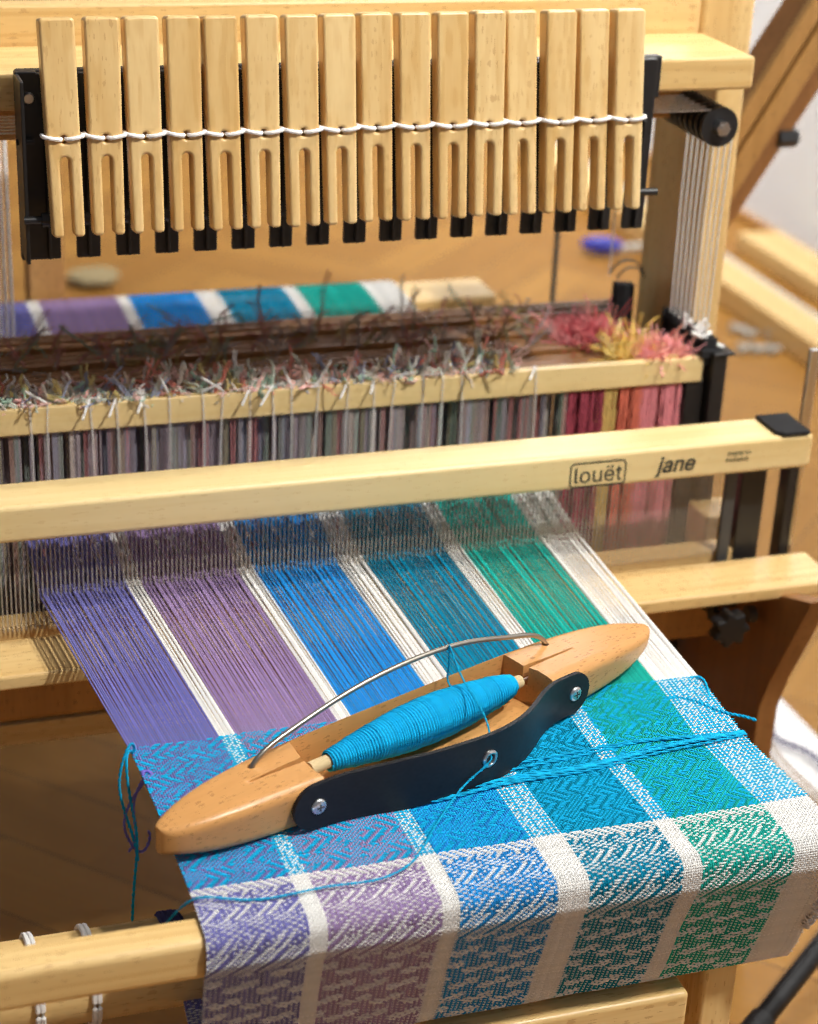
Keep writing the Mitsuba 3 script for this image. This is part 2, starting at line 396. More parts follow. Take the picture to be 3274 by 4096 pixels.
# cords and pulleys at the right end of the castle
ys = np.linspace(.388, .446, 9)
for y in ys:
    part('pulley', cat([cyl((.2725, y - .0022, .2370), (.2725, y + .0006, .2370), .0119, 36), cyl((.2725, y + .0006, .2370), (.2725, y + .0028, .2370), .0100, 36)]), 'black_plastic', loom)
part('pulley_bolt', cat([cyl((.2725, .3858, .2370), (.2725, .3805, .2370), .0046, 6), cyl((.2725, .3806, .2370), (.2725, .3796, .2370), .0030, 20)]), 'screw_steel', loom)
for i, y in enumerate(ys):
    z = .2468
    pth = [(-.30, y, z), (.2725, y, z)]
    rx = .2725 + .0100
    aa = np.linspace(np.pi / 2, 0, 7)
    pth += [(.2725 + .0100 * math.cos(t), y, .2370 + .0100 * math.sin(t)) for t in aa[1:]]
    ye = .402 + i * .0064
    pth += [(rx + .002, y + (ye - y) * .5, .17), (rx + .0052, ye, .098)]
    part('lift_cord', tubes([np.array(pth)], .00058, 6), 'lift_cord', loom)
for i in range(9):   # second bank, behind
    x = .262 + i * .0028; y = .50 + i * .006
    part('rear_cord', tubes([np.array([(x, y, .262), (x + .001, y, .11)])], .00055, 5), 'clear_cord', loom)
for i in range(11):
    x = -.160 + i * .0040
    part('rear_cord', tubes([np.array([(x, .60, .235), (x, .60, .03)])], .0013, 5), 'white_cord', loom)
# loop of grey cord and black comb beside the post
th = np.linspace(.25, np.pi - .25, 20)
part('cord_loop', tubes([np.column_stack([.2755 + .012 * np.cos(th), .50 + 0 * th, .1085 + .011 * np.sin(th)]), np.column_stack([.2775 + .010 * np.cos(th), .497 + 0 * th, .1055 + .010 * np.sin(th)])], .0008, 6), 'dark_grey', loom)
cm = []
for i in range(8):
    cm.append(rbox(.2640 + i * .0030, .2663 + i * .0030, .488 + i * .003, .496 + i * .003, .078 - i * .0018, .1070 - i * .0012, .0004))
part('rear_comb', cat(cm), 'black_matte', loom)
cm = [rbox(.2845, .2990, .398, .402, .086, .0915, .0006)]
for i in range(13): cm.append(rbox(.2860, .2960, .4005 + i * .0050, .4022 + i * .0050, .080, .0985, .0004))
part('cord_comb', cat(cm), 'black_matte', loom)
part('shaft_guide', rbox(.2915, .3015, .3945, .410, -.10, .0885, .001), 'black_plastic', loom)
part('shaft_guide', rbox(.2780, .2910, .402, .500, -.10, .0700, .001), 'black_plastic', loom)
part('guide_cap', rbox(.2905, .3055, .3925, .412, .0885, .0905, .0006), 'black_plastic', loom)
# white knots at the cord ends
kn = []
for i in range(9):
    p0 = np.array([.288 + rng.normal(0, .002), .405 + .003 * i, .098 + rng.normal(0, .003)])
    kn.append(np.array([p0, p0 + rng.normal(0, 1, 3) * [.004, .003, .002] + [.004, 0, .005]]))
kn.append(np.array([(.280, .407, .101), (.290, .404, .0965), (.300, .400, .0920)]))
part('cord_knots', tubes(kn, .0014, 6), 'white_cord', loom, kind='stuff')

# slanted arm behind the right post
def beam_between(p, q, w, t, r=.002):
    p, q = np.asarray(p, float), np.asarray(q, float)
    ez = q - p; L_ = np.linalg.norm(ez); ez /= L_
    ey = np.array([0, 1., 0]); ex = np.cross(ey, ez)
    return place(rbox(-w / 2, w / 2, -t / 2, t / 2, 0, L_, r), frame(p, ex, ey, ez))
ar = part('folding_arm', beam_between((.352, .585, .105), (.529, .585, .40), .046, .034), 'wood_shade', loom)  # dark body colour stands for the shaded side face of the arm
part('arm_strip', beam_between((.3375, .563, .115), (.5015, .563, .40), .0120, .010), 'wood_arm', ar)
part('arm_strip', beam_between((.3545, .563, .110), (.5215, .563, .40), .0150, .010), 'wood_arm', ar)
part('arm_knob', place(bevel_extrude(Polygon([(.007 * math.cos(t), .007 * math.sin(t)) for t in np.arange(6) * np.pi / 3]), .016, .001, 1), frame(np.array([.4150, .57, .180]), [0, .3, .95], [0, -.95, .3], [1, 0, 0])), 'black_plastic', ar)

# shaft bars
ZT = .0862
for i in range(16):
    y = .4000 + i * .0078
    zz = ZT - (0 if i == 0 else .004 if i < 3 else .005) + (0.003 if i in (5, 9, 13) else .004 if i > 13 else 0)
    x1 = .2875 if i == 0 else .2765
    part('shaft_bar', rbox(-.33, x1, y, y + .0062, zz - .0165, zz, .0011), 'wood_pale' if i < 2 else 'wood_shade', loom)  # rear bars: same wood, castle shadow put into the darker colour
    part('lower_shaft_bar', rbox(-.33, .280, y, y + .0062, -.135 + (i % 2) * .004, -.120 + (i % 2) * .004, .001), 'wood_x', loom)
part('lower_guide', rbox(.2805, .2915, .398, .415, -.145, -.108, .001), 'black_plastic', loom)
for x in (-.1765, -.1605, -.1350, -.1250, -.1010, -.0858, -.0700, -.0550, -.0352, -.0232, -.0070, .0065, .0180, .0345, .0530, .0690, .0820, .1000, .1125, .1245, .1730):
    z0 = ZT + .0012
    dx = rng.normal(0, .0008)
    pp = np.array([(x, .4035, z0), (x, .3995, z0), (x, .3990, z0 - .002), (x - dx, .3990, z0 - .02), (x - 2 * dx, .4000, -.02)])
    part('tie_cord', tubes([pp + [-.00035, 0, 0], pp + [.00035, 0, 0]], .00024, 5), 'clear_cord', loom)
    e = rng.normal(0, 1, 3)
    L_ = .012 + .006 * rng.random()
    dirs = np.array([e[0] * .6, -.15 + .5 * e[1], .8 + .2 * e[2]]) if rng.random() < .62 else np.array([-.5 + .1 * e[0], -.75, -.45])
    dirs /= np.linalg.norm(dirs)
    q0 = np.array([x, .4010, z0 + .0008])
    part('tie_end', tubes([np.array([q0, q0 + dirs * L_ * .5, q0 + dirs * L_])], .0007, 6), 'white_cord', loom)

# heddles
def shade(c, s=.12): return np.clip(np.array(c) * (1 + rng.normal(0, s)), 0, 1)
HC = [(.36, .30, .32), (.28, .28, .35), (.48, .20, .20), (.32, .35, .31), (.46, .39, .35), (.27, .35, .27), (.42, .34, .38), (.50, .32, .28), (.42, .37, .26), (.35, .30, .34)]
hp, hc = [], []
for i in range(256):
    u = i / 255
    sh = (i * 7 + (i // 9) * 5) % 16
    y = .4031 + sh * .0078; x = -.1425 + u * .3275
    c = shade(HC[(sh * 3 + i // 40) % len(HC)], .18)
    zt_ = .001 + [-.0035, .0030, -.0015, .0055, 0, -.004, .0015, .0042][sh % 8] * .45 + .016
    for o in (-1, 1):
        j = rng.normal(0, .0003)
        hp.append(np.array([(x + o * .0011, y, .074), (x + o * .0010 + j, y, .045), (x + o * .0009 + j, y, .028), (x + o * .0001, y, zt_ + .0012)])); hc.append(c)
        hp.append(np.array([(x + o * .0001, y, zt_ - .0008), (x + o * .0009 + j, y, -.012), (x + o * .0011, y, -.118)])); hc.append(c * .9)
    for _ in range(6):
        y2 = .4031 + rng.integers(0, 12) * .0078; x2 = rng.uniform(-.20, .20); c2 = shade(HC[rng.integers(0, len(HC))], .2) * (.8 + .5 * rng.random())
        for o in (-1, 1): hp.append(np.array([(x2 + o * .0007, y2, .074), (x2 + o * .0007, y2, -.118)])); hc.append(c2)
    if i % 4 == 0:
        for xx in (-.20 + .0006 * i * .4 * .37, ):
            for o in (-1, 1):
                hp.append(np.array([(xx + o * .0008, y, .074), (xx + o * .0008, y, -.118)])); hc.append(c)
m, c = tubes(hp, .00045, 4, hc)
part('heddles', m, 'yarn', loom, color=c, kind='stuff')
# unused heddles pushed to the right and left ends
for nm, x0, x1, col, n in (('crimson_heddles', .198, .222, (.34, .06, .09), 150), ('yellow_heddles', .2215, .233, (.62, .42, .14), 90), ('red_heddles', .2325, .2480, (.66, .17, .11), 110),
                           ('pink_heddles', .2470, .2760, (.70, .24, .27), 260), ('green_heddles', -.200, -.178, (.16, .30, .17), 120)):
    hp, hc = [], []
    for q in range(n):
        y = .4031 + rng.integers(0, 5) * .0078; x = x0 + (x1 - x0) * rng.random()
        w = np.arange(0, 60)
        zz = np.linspace(.074, -.10, 24)
        p = np.column_stack([x + .0006 * np.sin(np.arange(24) * 2.4 + q) * (zz < .06), np.full(24, y), zz])
        hp.append(p); hc.append(shade(col, .15))
    m, c = tubes(hp, .0006, 4, hc)
    part(nm, m, 'yarn', loom, color=c, kind='stuff')
# cut ends of the heddles that stick up out of the shafts
TC = [(.70, .24, .18), (.66, .54, .22), (.76, .70, .64), (.40, .60, .48), (.82, .55, .50), (.82, .81, .79), (.34, .36, .48), (.60, .50, .38), (.66, .72, .62), (.84, .50, .46)]
TC_SHADE = [(.34, .12, .10), (.32, .26, .10), (.20, .24, .17), (.34, .29, .25), (.38, .16, .14), (.26, .22, .22)]  # rear ends: darker colours carry the shadow of the castle
def tuft(base, n, fx, fy, fz, cols, length, r, spread, droop=.4, up=.8):
    hp, hc = [], []
    for q in range(n):
        p0 = np.array([fx(), fy(), fz()])
        dv = np.array([rng.normal(0, spread), rng.normal(0, spread * .6) - .1, abs(rng.normal(up, .45))])
        dv /= np.linalg.norm(dv)
        L_ = length * (.45 + .9 * rng.random())
        bend = rng.normal(0, droop, 3) * L_
        k_ = np.linspace(0, 1, 7)[:, None]
        curl = rng.normal(0, .0008, (7, 3)) * k_
        for o in range(2):
            s = rng.normal(0, .0006, 3)
            hp.append(p0 + dv * L_ * k_ + bend * k_ ** 2 + curl + s * (.6 + 1.6 * k_) - [0, 0, .35 * L_ * droop] * k_ ** 2); hc.append(shade(cols[q % len(cols)], .12))
    m, c = tubes(hp, r, 5, hc)
    return part(base, m, 'yarn', loom, color=c, kind='stuff')
U = rng.uniform
tuft('front_heddle_ends', 460, lambda: U(-.20, .165), lambda: U(.402, .424), lambda: ZT - .004, TC, .0150, .00062, .6, .2, .95)
tuft('flat_heddle_ends', 520, lambda: U(-.20, .150), lambda: U(.4005, .416), lambda: ZT + .0006, TC, .0065, .00045, 3.0, .15, .7)
tuft('rear_heddle_ends', 260, lambda: U(-.22, .21), lambda: U(.450, .522), lambda: ZT - .003, TC_SHADE, .017, .00042, .7)
tuft('pink_tuft', 700, lambda: U(.214, .250), lambda: U(.440, .485), lambda: ZT - .008, [(.72, .20, .22), (.60, .11, .13), (.80, .38, .37)], .0105, .00034, .8, .6)
tuft('yellow_tuft', 480, lambda: U(.234, .256), lambda: U(.412, .436), lambda: ZT - .006, [(.92, .70, .20), (.94, .78, .35), (.88, .58, .14)], .0100, .00036, .9, .6)
tuft('coral_tuft', 720, lambda: U(.248, .276), lambda: U(.406, .428), lambda: ZT - .004, [(.88, .34, .30), (.92, .48, .38), (.84, .40, .44)], .0100, .00036, .9, .3)

# back beam
part('back_beam', rbox(-.32, .26, .690, .735, .010, .0335, .004), 'wood_x', loom)

# ------------------------------------------------------------------ warp and cloth
XC0, XC1 = -.1210, .1780
VIO, PUR, BLU, TEA, GRN, WHT, TUR = (.165, .16, .43), (.32, .22, .42), (.015, .26, .66), (.0, .225, .38), (.010, .385, .325), (.77, .76, .74), (.004, .40, .70)
NE, pitch = 256, .00118
bx = [-.1210, -.0775, -.0690, -.0172, -.0085, .0370, .0515, .0973, .1065, .1535, .1790]
cols = [VIO, WHT, PUR, WHT, BLU, WHT, TEA, WHT, GRN, WHT]
cn = ['violet', 'white', 'purple', 'white', 'blue', 'white', 'teal', 'white', 'green', 'white']
ex = np.linspace(XC0, XC1, NE)
stripe = np.clip(np.searchsorted(bx, ex, side='right') - 1, 0, 9)
# path of the cloth: fell -> breast beam -> round its front -> down and back
def cloth_path():
    P = []
    yf, y1 = .1655, .0186
    for y in np.arange(yf, y1, -.0004): P.append((y, .0008 + .0012 * max(0, (y - .04)) * 0))
    R = .0062
    for t in np.linspace(0, math.radians(92), 14)[1:]: P.append((y1 - R * math.sin(t), .0008 - R + R * math.cos(t)))
    y, z = P[-1]
    for s in np.arange(.0004, .0065, .0004): P.append((y + .02 * s, z - s))
    y, z = P[-1]
    Rb = .006
    for t in np.linspace(0, math.radians(24), 6)[1:]: P.append((y + Rb * (1 - math.cos(t)), z - Rb * math.sin(t)))
    y, z = P[-1]
    for s in np.arange(.0004, .0850, .0004): P.append((y + s * math.sin(math.radians(24)), z - s * math.cos(math.radians(24))))
    y, z = P[-1]
    for t in np.linspace(0, math.radians(110), 14)[1:]: P.append((y + .004 * (math.sin(t + math.radians(0)) * .9 + .3 * (1 - math.cos(t))), z - .004 * (1 - abs(1 - t / math.radians(75))) * .9))
    y, z = P[-1]
    for s in np.arange(.0004, .045, .0004): P.append((y + s * .93, z + s * .37))
    return np.array(P)
P = cloth_path()
S = np.concatenate([[0], np.cumsum(np.linalg.norm(np.diff(P, axis=0), axis=1))])
NP = int(S[-1] / pitch)
sp = np.arange(NP) * pitch + np.random.default_rng(3).normal(0, .00007, NP)
py, pz = np.interp(sp, S, P[:, 0]), np.interp(sp, S, P[:, 1])
ty, tz = np.gradient(py), np.gradient(pz); l = np.hypot(ty, tz); ty, tz = ty / l, tz / l
ny, nz = tz, -ty                    # outward normal of the path (up on the flat part)
ii, jj = np.meshgrid(np.arange(NE), np.arange(NP), indexing='ij')
jw = int((.1655 - .0455) / pitch)   # first white pick
def tri(v, n): v = v % (2 * n); return np.where(v < n, v, 2 * n - v)
# weft on top?
zig = tri(jj, 12)
turq = np.where((jj // 6 + ii // 8) % 3 == 0, (ii + jj) % 2 == 0, ((ii + tri(jj, 8) + (ii // 24) * 3) % 5) < 3)
turq &= ~(((ii - 2 * tri(jj, 9)) % 14 < 3) & ((ii + jj) % 2 == 0) & (jj < 46))
streak = (((ii + jj * .30) % 23) < 4.2) & (((jj + 13 * (((ii + jj * .30) // 23) % 2)) % 38) < 24) & (jj > 52)
turq = np.where(streak, (ii + jj) % 2 == 0, turq)
jr = jj - jw
zz_ = (ii + tri(jr * 1.0, 9) * 1.1) % 14
dots = (ii + 2 * (jr % 2)) % 4 == 0
patch = (ii + tri(jr * 1.0, 7) * 1.0 + (jr // 7) * 4) % 11 < 6.5
lines = np.where((jr // 7) % 2 == 0, (ii + jr) % 4 < 2, (ii + 2 * jr) % 4 < 2)
fold = np.where(patch, lines, dots)
fold = np.where(jr < 5, (ii + 3 * jr + (ii // 11) % 3 * 2) % 4 != 0, fold)
def blocks(v1, v2, o, ri, rj, sh):
    det = v1[0] * v2[1] - v1[1] * v2[0]
    I, J = ii - o[0], jr - o[1]
    m_, n_ = np.round((I * v2[1] - J * v2[0]) / det), np.round((J * v1[0] - I * v1[1]) / det)
    di, dj = I - m_ * v1[0] - n_ * v2[0], J - m_ * v1[1] - n_ * v2[1]
    return (abs(di + sh * dj) <= ri) & (abs(dj - sh * .5 * di) <= rj)
blk = blocks((13, 4), (-5, 11), (3, 50), 3.1, 2.7, .45)
blk2 = blocks((13, 4), (-5, 11), (9.5, 56), 3.0, 2.6, -.5)
hang = np.where(blk, (2 * jr + ii) % 5 < 4, np.where(blk2, (2 * jr - ii) % 5 < 4, (ii + 2 * (jr % 2)) % 4 == 0))
diag = ((ii + jr) % 5 < 2) | ((ii + jr) % 2 == 0) & ((ii + jr) % 5 == 3)
wv = np.where(jr < 34, fold, np.where(jr < 46, diag, hang))
wup = np.where(jj < jw, turq, wv)
plain = ((ii + jj) % 2 == 0)
ws = np.isin(stripe, [1, 3, 5, 7, 9])[:, None]
loose = ((ii + 2 * jj + (jj // 9) * 3) % 5 < 3) | ((jj // 11 + ii // 4) % 4 == 0)
wup = np.where(ws, np.where(jj < jw, np.where(loose & (ii % 2 == 0), True, plain), plain), wup)
hgt = np.where(wup, -1.0, 1.0)      # warp height; the weft has the opposite
def jitter(shape, s): return rng.normal(0, s, shape)
# the cloth's own skew and waves
def cx(i_x, s):
    w = np.interp(s, [0, .06, .10, .15, .22], [0, .0012, .0035, .002, .002])
    w0 = np.interp(s, [0, .05, .12, .2], [-.0008, .0018, .0035, .0030])
    u = (i_x - XC0) / (XC1 - XC0)
    skew = np.interp(s, [.15, .175, .24], [0, 0, .004])
    return i_x + w0 * (1 - u) + np.interp(s, [0, .06, .085, .12, .2], [.0012, -.0030, -.0008, .0015, .0005]) * np.clip(u * 1.4 - .4, 0, 1) + skew
edge = np.interp(np.arange(NE), [NE - 22, NE - 1], [0, 1])
wavez = lambda x, s: meshkit.noise(np.stack([x * 45, s * 40, 0 * s], -1), 3) * .0011
cloth = thing('woven_cloth', 'striped turquoise, violet, blue, green and white cloth with its warp on the loom', 'cloth')
AMP = .00032
sides = 4
def thread_mesh(pos, nrm, side, rw, rh, colr):
    """pos (n,k,3): n threads of k points; ring of 4 in (side, nrm)."""
    n, kk = pos.shape[:2]
    ring = np.stack([pos + side * rw, pos + nrm * rh, pos - side * rw, pos - nrm * rh], 2)   # n,k,4,3
    idx = np.arange(n * kk * 4).reshape(n, kk, 4)
    f = []
    for s in range(4):
        a, b, c, d_ = idx[:, :-1, s], idx[:, :-1, (s + 1) % 4], idx[:, 1:, (s + 1) % 4], idx[:, 1:, s]
        f.append(np.stack([a, b, c], -1).reshape(-1, 3)); f.append(np.stack([a, c, d_], -1).reshape(-1, 3))
    ff_ = np.vstack(f)
    if np.cross(side[..., :] + 0 * nrm, nrm + 0 * side)[0, 0] @ (pos[0, 1] - pos[0, 0]) < 0: ff_ = ff_[:, ::-1]
    m = trimesh.Trimesh(ring.reshape(-1, 3), ff_, process=False)
    col = np.broadcast_to(colr[:, None, None, :], (n, kk, 4, 3)).reshape(-1, 3)
    return m, col
SX = cx(ex[:, None], sp[None, :])
N3 = np.stack([np.zeros_like(ny), ny, nz], -1)
T3 = np.stack([np.zeros_like(ny), ty, tz], -1)
base = np.stack([SX, np.broadcast_to(py, SX.shape), np.broadcast_to(pz, SX.shape)], -1)
base = base + N3[None] * wavez(SX, np.broadcast_to(sp, SX.shape))[..., None]
wpos = base + N3[None] * (hgt * AMP + jitter(hgt.shape, .00003))[..., None]
for s in range(10):
    q = stripe == s
    colr = np.array([np.clip(np.array(cols[s]) * (1 + rng.normal(0, .07)), 0, 1) for _ in range(q.sum())])
    m, c = thread_mesh(wpos[q], np.broadcast_to(N3[None], wpos[q].shape), np.broadcast_to(np.array([1., 0, 0]), wpos[q].shape), .00056, .00040, colr)
    part(f'{cn[s]}_warp', m, 'yarn', cloth, color=c, kind='stuff', label=f'{cn[s]} warp stripe woven into the cloth')
# weft picks follow x; selvedge rows end with small loops
fpos = base - N3[None] * (hgt * AMP + jitter(hgt.shape, .00003))[..., None]
fpos = np.concatenate([fpos[:1] - [[[.0007, 0, 0]]] * np.ones((1, NP, 1)), fpos, fpos[-1:] + rng.normal(.0010, .0004, (1, NP, 1)) * [1, 0, 0]], 0)
ft = fpos.transpose(1, 0, 2)
for nm, sel, colw, lab in (('turquoise_weft', np.arange(0, jw), TUR, 'turquoise weft band beneath the shuttle'), ('white_weft', np.arange(jw, NP), WHT, 'white weft band over the beam')):
    colr = np.array([np.clip(np.array(colw) * (1 + rng.normal(0, .06)), 0, 1) for _ in sel])
    pp = ft[sel]
    nn = np.broadcast_to(N3[sel][:, None], pp.shape); tt = np.broadcast_to(T3[sel][:, None], pp.shape)
    m, c = thread_mesh(pp, nn, tt, .00036, .00040, colr)
    part(nm, m, 'yarn', cloth, color=c, kind='stuff', label=lab)
# open warp from the fell through the reed and the heddles to the back beam
fray = []
for s in range(10):
    q = np.where(stripe == s)[0]
    hp, hc = [], []
    for i in q:
        u = i / (NE - 1)
        xr = -.1410 + u * .3255; xh = -.1425 + u * .3275
        sh = (i * 7 + (i // 9) * 5) % 16
        zh = [-.0035, .0030, -.0015, .0055, 0, -.004, .0015, .0042][sh % 8] * .45 + .016
        yh = .4031 + sh * .0078
        xb = -.1440 + u * .330
        z_r = (zh - .016) * (.333 - .1655) / (yh - .1655)
        x0 = SX[i, 0]
        hp.append(np.array([(x0, .1640, .0008), (x0 + (xr - x0) * .5 + rng.normal(0, .00008), .249, .0008 + z_r * .5), (xr, .333, .0008 + z_r), (xh, yh, .0008 + zh), (xb, .692, .0355), (xb, .715, .0362), (xb, .735, .0345), (xb, .742, .02), (xb, .70, -.08)]))
        hc.append(np.clip(np.array(cols[s]) * (1 + rng.normal(0, .09)), 0, 1))
    m, c = tubes(hp, .00055, 6, hc)
    part(f'{cn[s]}_open_warp', m, 'yarn', cloth, color=c, kind='stuff', label=f'open {cn[s]} warp threads running through the reed')
V3 = lambda x, y, z: np.array([x, y, z])
# weft floats lying loose across the turquoise band, in a slack bundle
for q in range(7):
    o_ = q * .0011; j_ = lambda: rng.normal(0, .0006)
    zq = lambda k_: .0013 + .0007 * ((q * 3 + k_) % 3)
    pts = [V3(-.0440, .0850 + o_ * .3, .0012), V3(-.0130, .0865 + o_ * .5 + j_(), zq(0)), V3(.0060, .0850 + o_ * .7 + j_(), zq(1)), V3(.0410, .0890 + o_ * (1. if q < 5 else 1.8) + j_(), zq(2)), V3(.0880, .0935 + o_ * (1 if q < 5 else 2.3) + j_(), zq(0)), V3(.1240, .0985 + o_ * (1 if q < 5 else 1.8) + j_(), zq(1)), V3(.1600, .1020 + o_ * .8 + j_(), zq(1)), V3(.1770, .1045 + o_ * .5, .0012)]
    yarn('loose_weft', pts, .0005, shade(TUR, .08), cloth, 80, twist=18, lift=.0009)
# yarn tails at the left edge of the fell
V3 = lambda x, y, z: np.array([x, y, z])
yarn('turquoise_tail', [V3(-.1205, .163, .001), V3(-.1256, .152, .0100), V3(-.1300, .150, -.004), V3(-.1285, .150, -.021), V3(-.1240, .150, -.040), V3(-.1220, .150, -.0530)], .00055, TUR, cloth, 70, twist=14)
yarn('turquoise_tail', [V3(-.1205, .163, .0005), V3(-.1262, .151, .0060), V3(-.1252, .150, -.016), V3(-.1225, .149, -.040), V3(-.1240, .148, -.0600), V3(-.1262, .147, -.092), V3(-.1262, .146, -.115)], .00055, TUR, cloth, 90, twist=20)
yarn('violet_tail', [V3(-.1185, .140, .001), V3(-.1178, .146, -.004), V3(-.1215, .150, -.0126), V3(-.1272, .150, -.0238), V3(-.1262, .150, -.0403), V3(-.1200, .150, -.0480), V3(-.1162, .150, -.041), V3(-.1168, .150, -.0365)], .00055, (.22, .18, .55), cloth, 80, twist=16)
yarn('violet_tail', [V3(-.1180, .138, .0015), V3(-.1190, .148, -.005), V3(-.1235, .150, -.020), V3(-.1230, .150, -.035), V3(-.1265, .150, -.047)], .0005, (.22, .18, .55), cloth, 60, twist=12)
kp = [V3(-.1185 + .0022 * math.cos(t * 2.3), .1415 + .0018 * math.sin(t * 3.1), .001 + .0015 * math.sin(t * 1.7)) for t in np.linspace(0, 6, 16)]
yarn('violet_knot', kp, .0006, (.16, .13, .52), cloth, 60)
yarn('turquoise_end', [V3(.1515, .1461, .0018), V3(.1659, .1400, .0020), V3(.1755, .1255, .0024), V3(.1812, .1200, .0030), V3(.1880, .1150, .0020)], .0006, TUR, cloth, 60, twist=10)
yarn('turquoise_selvedge', [V3(.1735, .1640, .001), V3(.1782, .1625, .0022), V3(.1778, .150, .002), V3(.1768, .130, .0014)], .0006, TUR, cloth, 40)
# frayed right edge of the hanging part
hp, hc = [], []
for q in range(90):
    s = U(.165, .222)
    o = np.array([.1790 + .003 * rng.random(), np.interp(s, sp, py), np.interp(s, sp, pz)])
    nn = np.array([0, np.interp(s, sp, ny), np.interp(s, sp, nz)])
    e = rng.normal(0, .0016, (3, 3)); wdt = max(0, .011 * math.sin((s - .150) * 45)) * rng.random()
    hp.append(smoothpath([o - [.003, 0, 0], o + [wdt * .5, 0, 0] + e[0], o + [wdt, 0, 0] + e[1], o + [wdt * .3, 0, 0] + e[2] - [0, 0, .003]], 10)); hc.append(shade((.72, .70, .68), .08))
m, c = tubes(hp, .0005, 5, hc)
part('frayed_selvedge', m, 'yarn_shiny', cloth, color=c, kind='stuff', label='frayed white edge at the lower right of the cloth')
# folded-over white flap at that corner
fl = []
nu, nv = 14, 22
gu, gv = np.meshgrid(np.linspace(0, 1, nu), np.linspace(0, 1, nv), indexing='ij')
s_ = .168 + .050 * gv
wd = .010 * np.sin(np.pi * np.clip(gv * 1.05 + .05, 0, 1)) + .002
fx = .1770 + gu * wd; fyy = np.interp(s_, sp, py) - .0006 - .0022 * np.sin(gu * 3.1 + gv * 5) * gu; fzz = np.interp(s_, sp, pz) + .002 * np.sin(gv * 9) * gu
fv = np.stack([fx, fyy, fzz], -1).reshape(-1, 3)
fid = np.arange(nu * nv).reshape(nu, nv)
ff = np.vstack([np.stack([fid[:-1, :-1], fid[1:, :-1], fid[1:, 1:]], -1).reshape(-1, 3), np.stack([fid[:-1, :-1], fid[1:, 1:], fid[:-1, 1:]], -1).reshape(-1, 3)])
fm_ = trimesh.Trimesh(np.vstack([fv, fv + [0, .0009, 0]]), np.vstack([ff, ff[:, ::-1] + len(fv)]), process=False)
part('selvedge_flap', fm_, 'yarn_shiny', cloth, color=np.broadcast_to((.72, .70, .67), (2 * len(fv), 3)))

# ------------------------------------------------------------------ boat shuttle
ang = math.radians(21.976)
O = np.array([.0183, .137, .0013])
e_u = np.array([math.cos(ang), math.sin(ang), 0]); e_v = np.array([-math.sin(ang), math.cos(ang), 0])
SM = frame(O, e_u, e_v, np.array([0, 0, 1.]))
import manifold3d as m3
U0, HL = -.0055, .1555
axis_v = lambda u: -.0065 + .017 * u
def hw(t): return .0202 * (1 - abs(t) ** 3.4) ** .46
def zt(t): return .0250 - .0050 * abs(t) ** 7
def zb(t): return .0004 + np.where(t < 0, .0070, .0105) * abs(t) ** 5.
tt = np.sin(np.linspace(-np.pi / 2, np.pi / 2, 91)) * .9985
NR = 40
def section(t):
    h, a, b = hw(t), zb(t), zt(t)
    q = Polygon([(-h * .80, a), (h * .80, a), (h, b), (-h, b)])
    r = min(.0042, h * .5, (b - a) * .42)
    q = q.buffer(-r).buffer(r, 8)
    c = np.array(q.exterior.coords)[:-1]
    ctr = np.array([0, (a + b) / 2])
    th = np.arange(NR) * 2 * np.pi / NR - np.pi / 2
    from shapely.geometry import LineString
    # even samples along the outline, starting at the bottom centre
    ring = q.exterior
    if not ring.is_ccw: ring = ring.reverse()
    s0 = ring.project(Point(0, a)); L_ = ring.length
    return np.array([ring.interpolate((s0 + k / NR * L_) % L_).coords[0] for k in range(NR)])
V, F_ = [], []
for t in tt:
    u = U0 + HL * t
    c = section(t)
    V.append(np.column_stack([np.full(NR, u), c[:, 0] + axis_v(u), c[:, 1]]))
n_ = len(tt)
V.append(np.array([[U0 - HL, axis_v(U0 - HL), (zt(1) + zb(1)) / 2], [U0 + HL, axis_v(U0 + HL), (zt(1) + zb(1)) / 2]]))
V = np.vstack(V)
for i in range(n_ - 1):
    for j in range(NR):
        a, b, c, d_ = i * NR + j, i * NR + (j + 1) % NR, (i + 1) * NR + (j + 1) % NR, (i + 1) * NR + j
        F_ += [[a, c, b], [a, d_, c]]
for j in range(NR):
    F_ += [[n_ * NR, j, (j + 1) % NR], [n_ * NR + 1, (n_ - 1) * NR + (j + 1) % NR, (n_ - 1) * NR + j]]
sh = trimesh.Trimesh(V, F_, process=False); sh.fix_normals()
def mani(m): return m3.Manifold(m3.Mesh(np.asarray(m.vertices, np.float32), np.asarray(m.faces, np.uint32)))
body = mani(sh)
def slab(pts, z0, z1):
    p = trimesh.creation.extrude_polygon(Polygon(pts), z1 - z0, engine='earcut'); p.apply_translation([0, 0, z0]); return mani(p)
# cavity: far wall stays 3 mm thick, near side is cut away between the screws; the floor stays
uu = np.linspace(-.0775, .0600, 30)
far = [(u, axis_v(u) + hw((u - U0) / HL) - .0034) for u in uu]
near = [(u, axis_v(u) - .030) for u in (uu[-1] + .0035, uu[-1] + .001, uu[0] - .002, uu[0] - .0065)]
near = [(.0600, -.0040), (.0625, -.0115), (.0622, -.040), (-.0800, -.040), (-.0832, -.0190), (-.0815, -.0060)]
body -= slab(far + near, .0042, .04)
def groove(u0, u1, w, z0):
    v0, v1 = axis_v(u0), axis_v(u1)
    s = 1 if u1 > u0 else -1
    pts = np.array([[u0 - s * .003, v0 - w, z0], [u0 - s * .003, v0 + w, z0], [u0 - s * .003, v0 - w, .03], [u0 - s * .003, v0 + w, .03], [u1, v1 - .0004, .0252], [u1, v1 + .0004, .0252], [u1, v1 - .0004, .03], [u1, v1 + .0004, .03]])
    return m3.Manifold.hull_points(pts.astype(np.float32))
body -= groove(-.083, -.1145, .0018, .0135)
body -= groove(.0605, .0945, .0016, .0135)
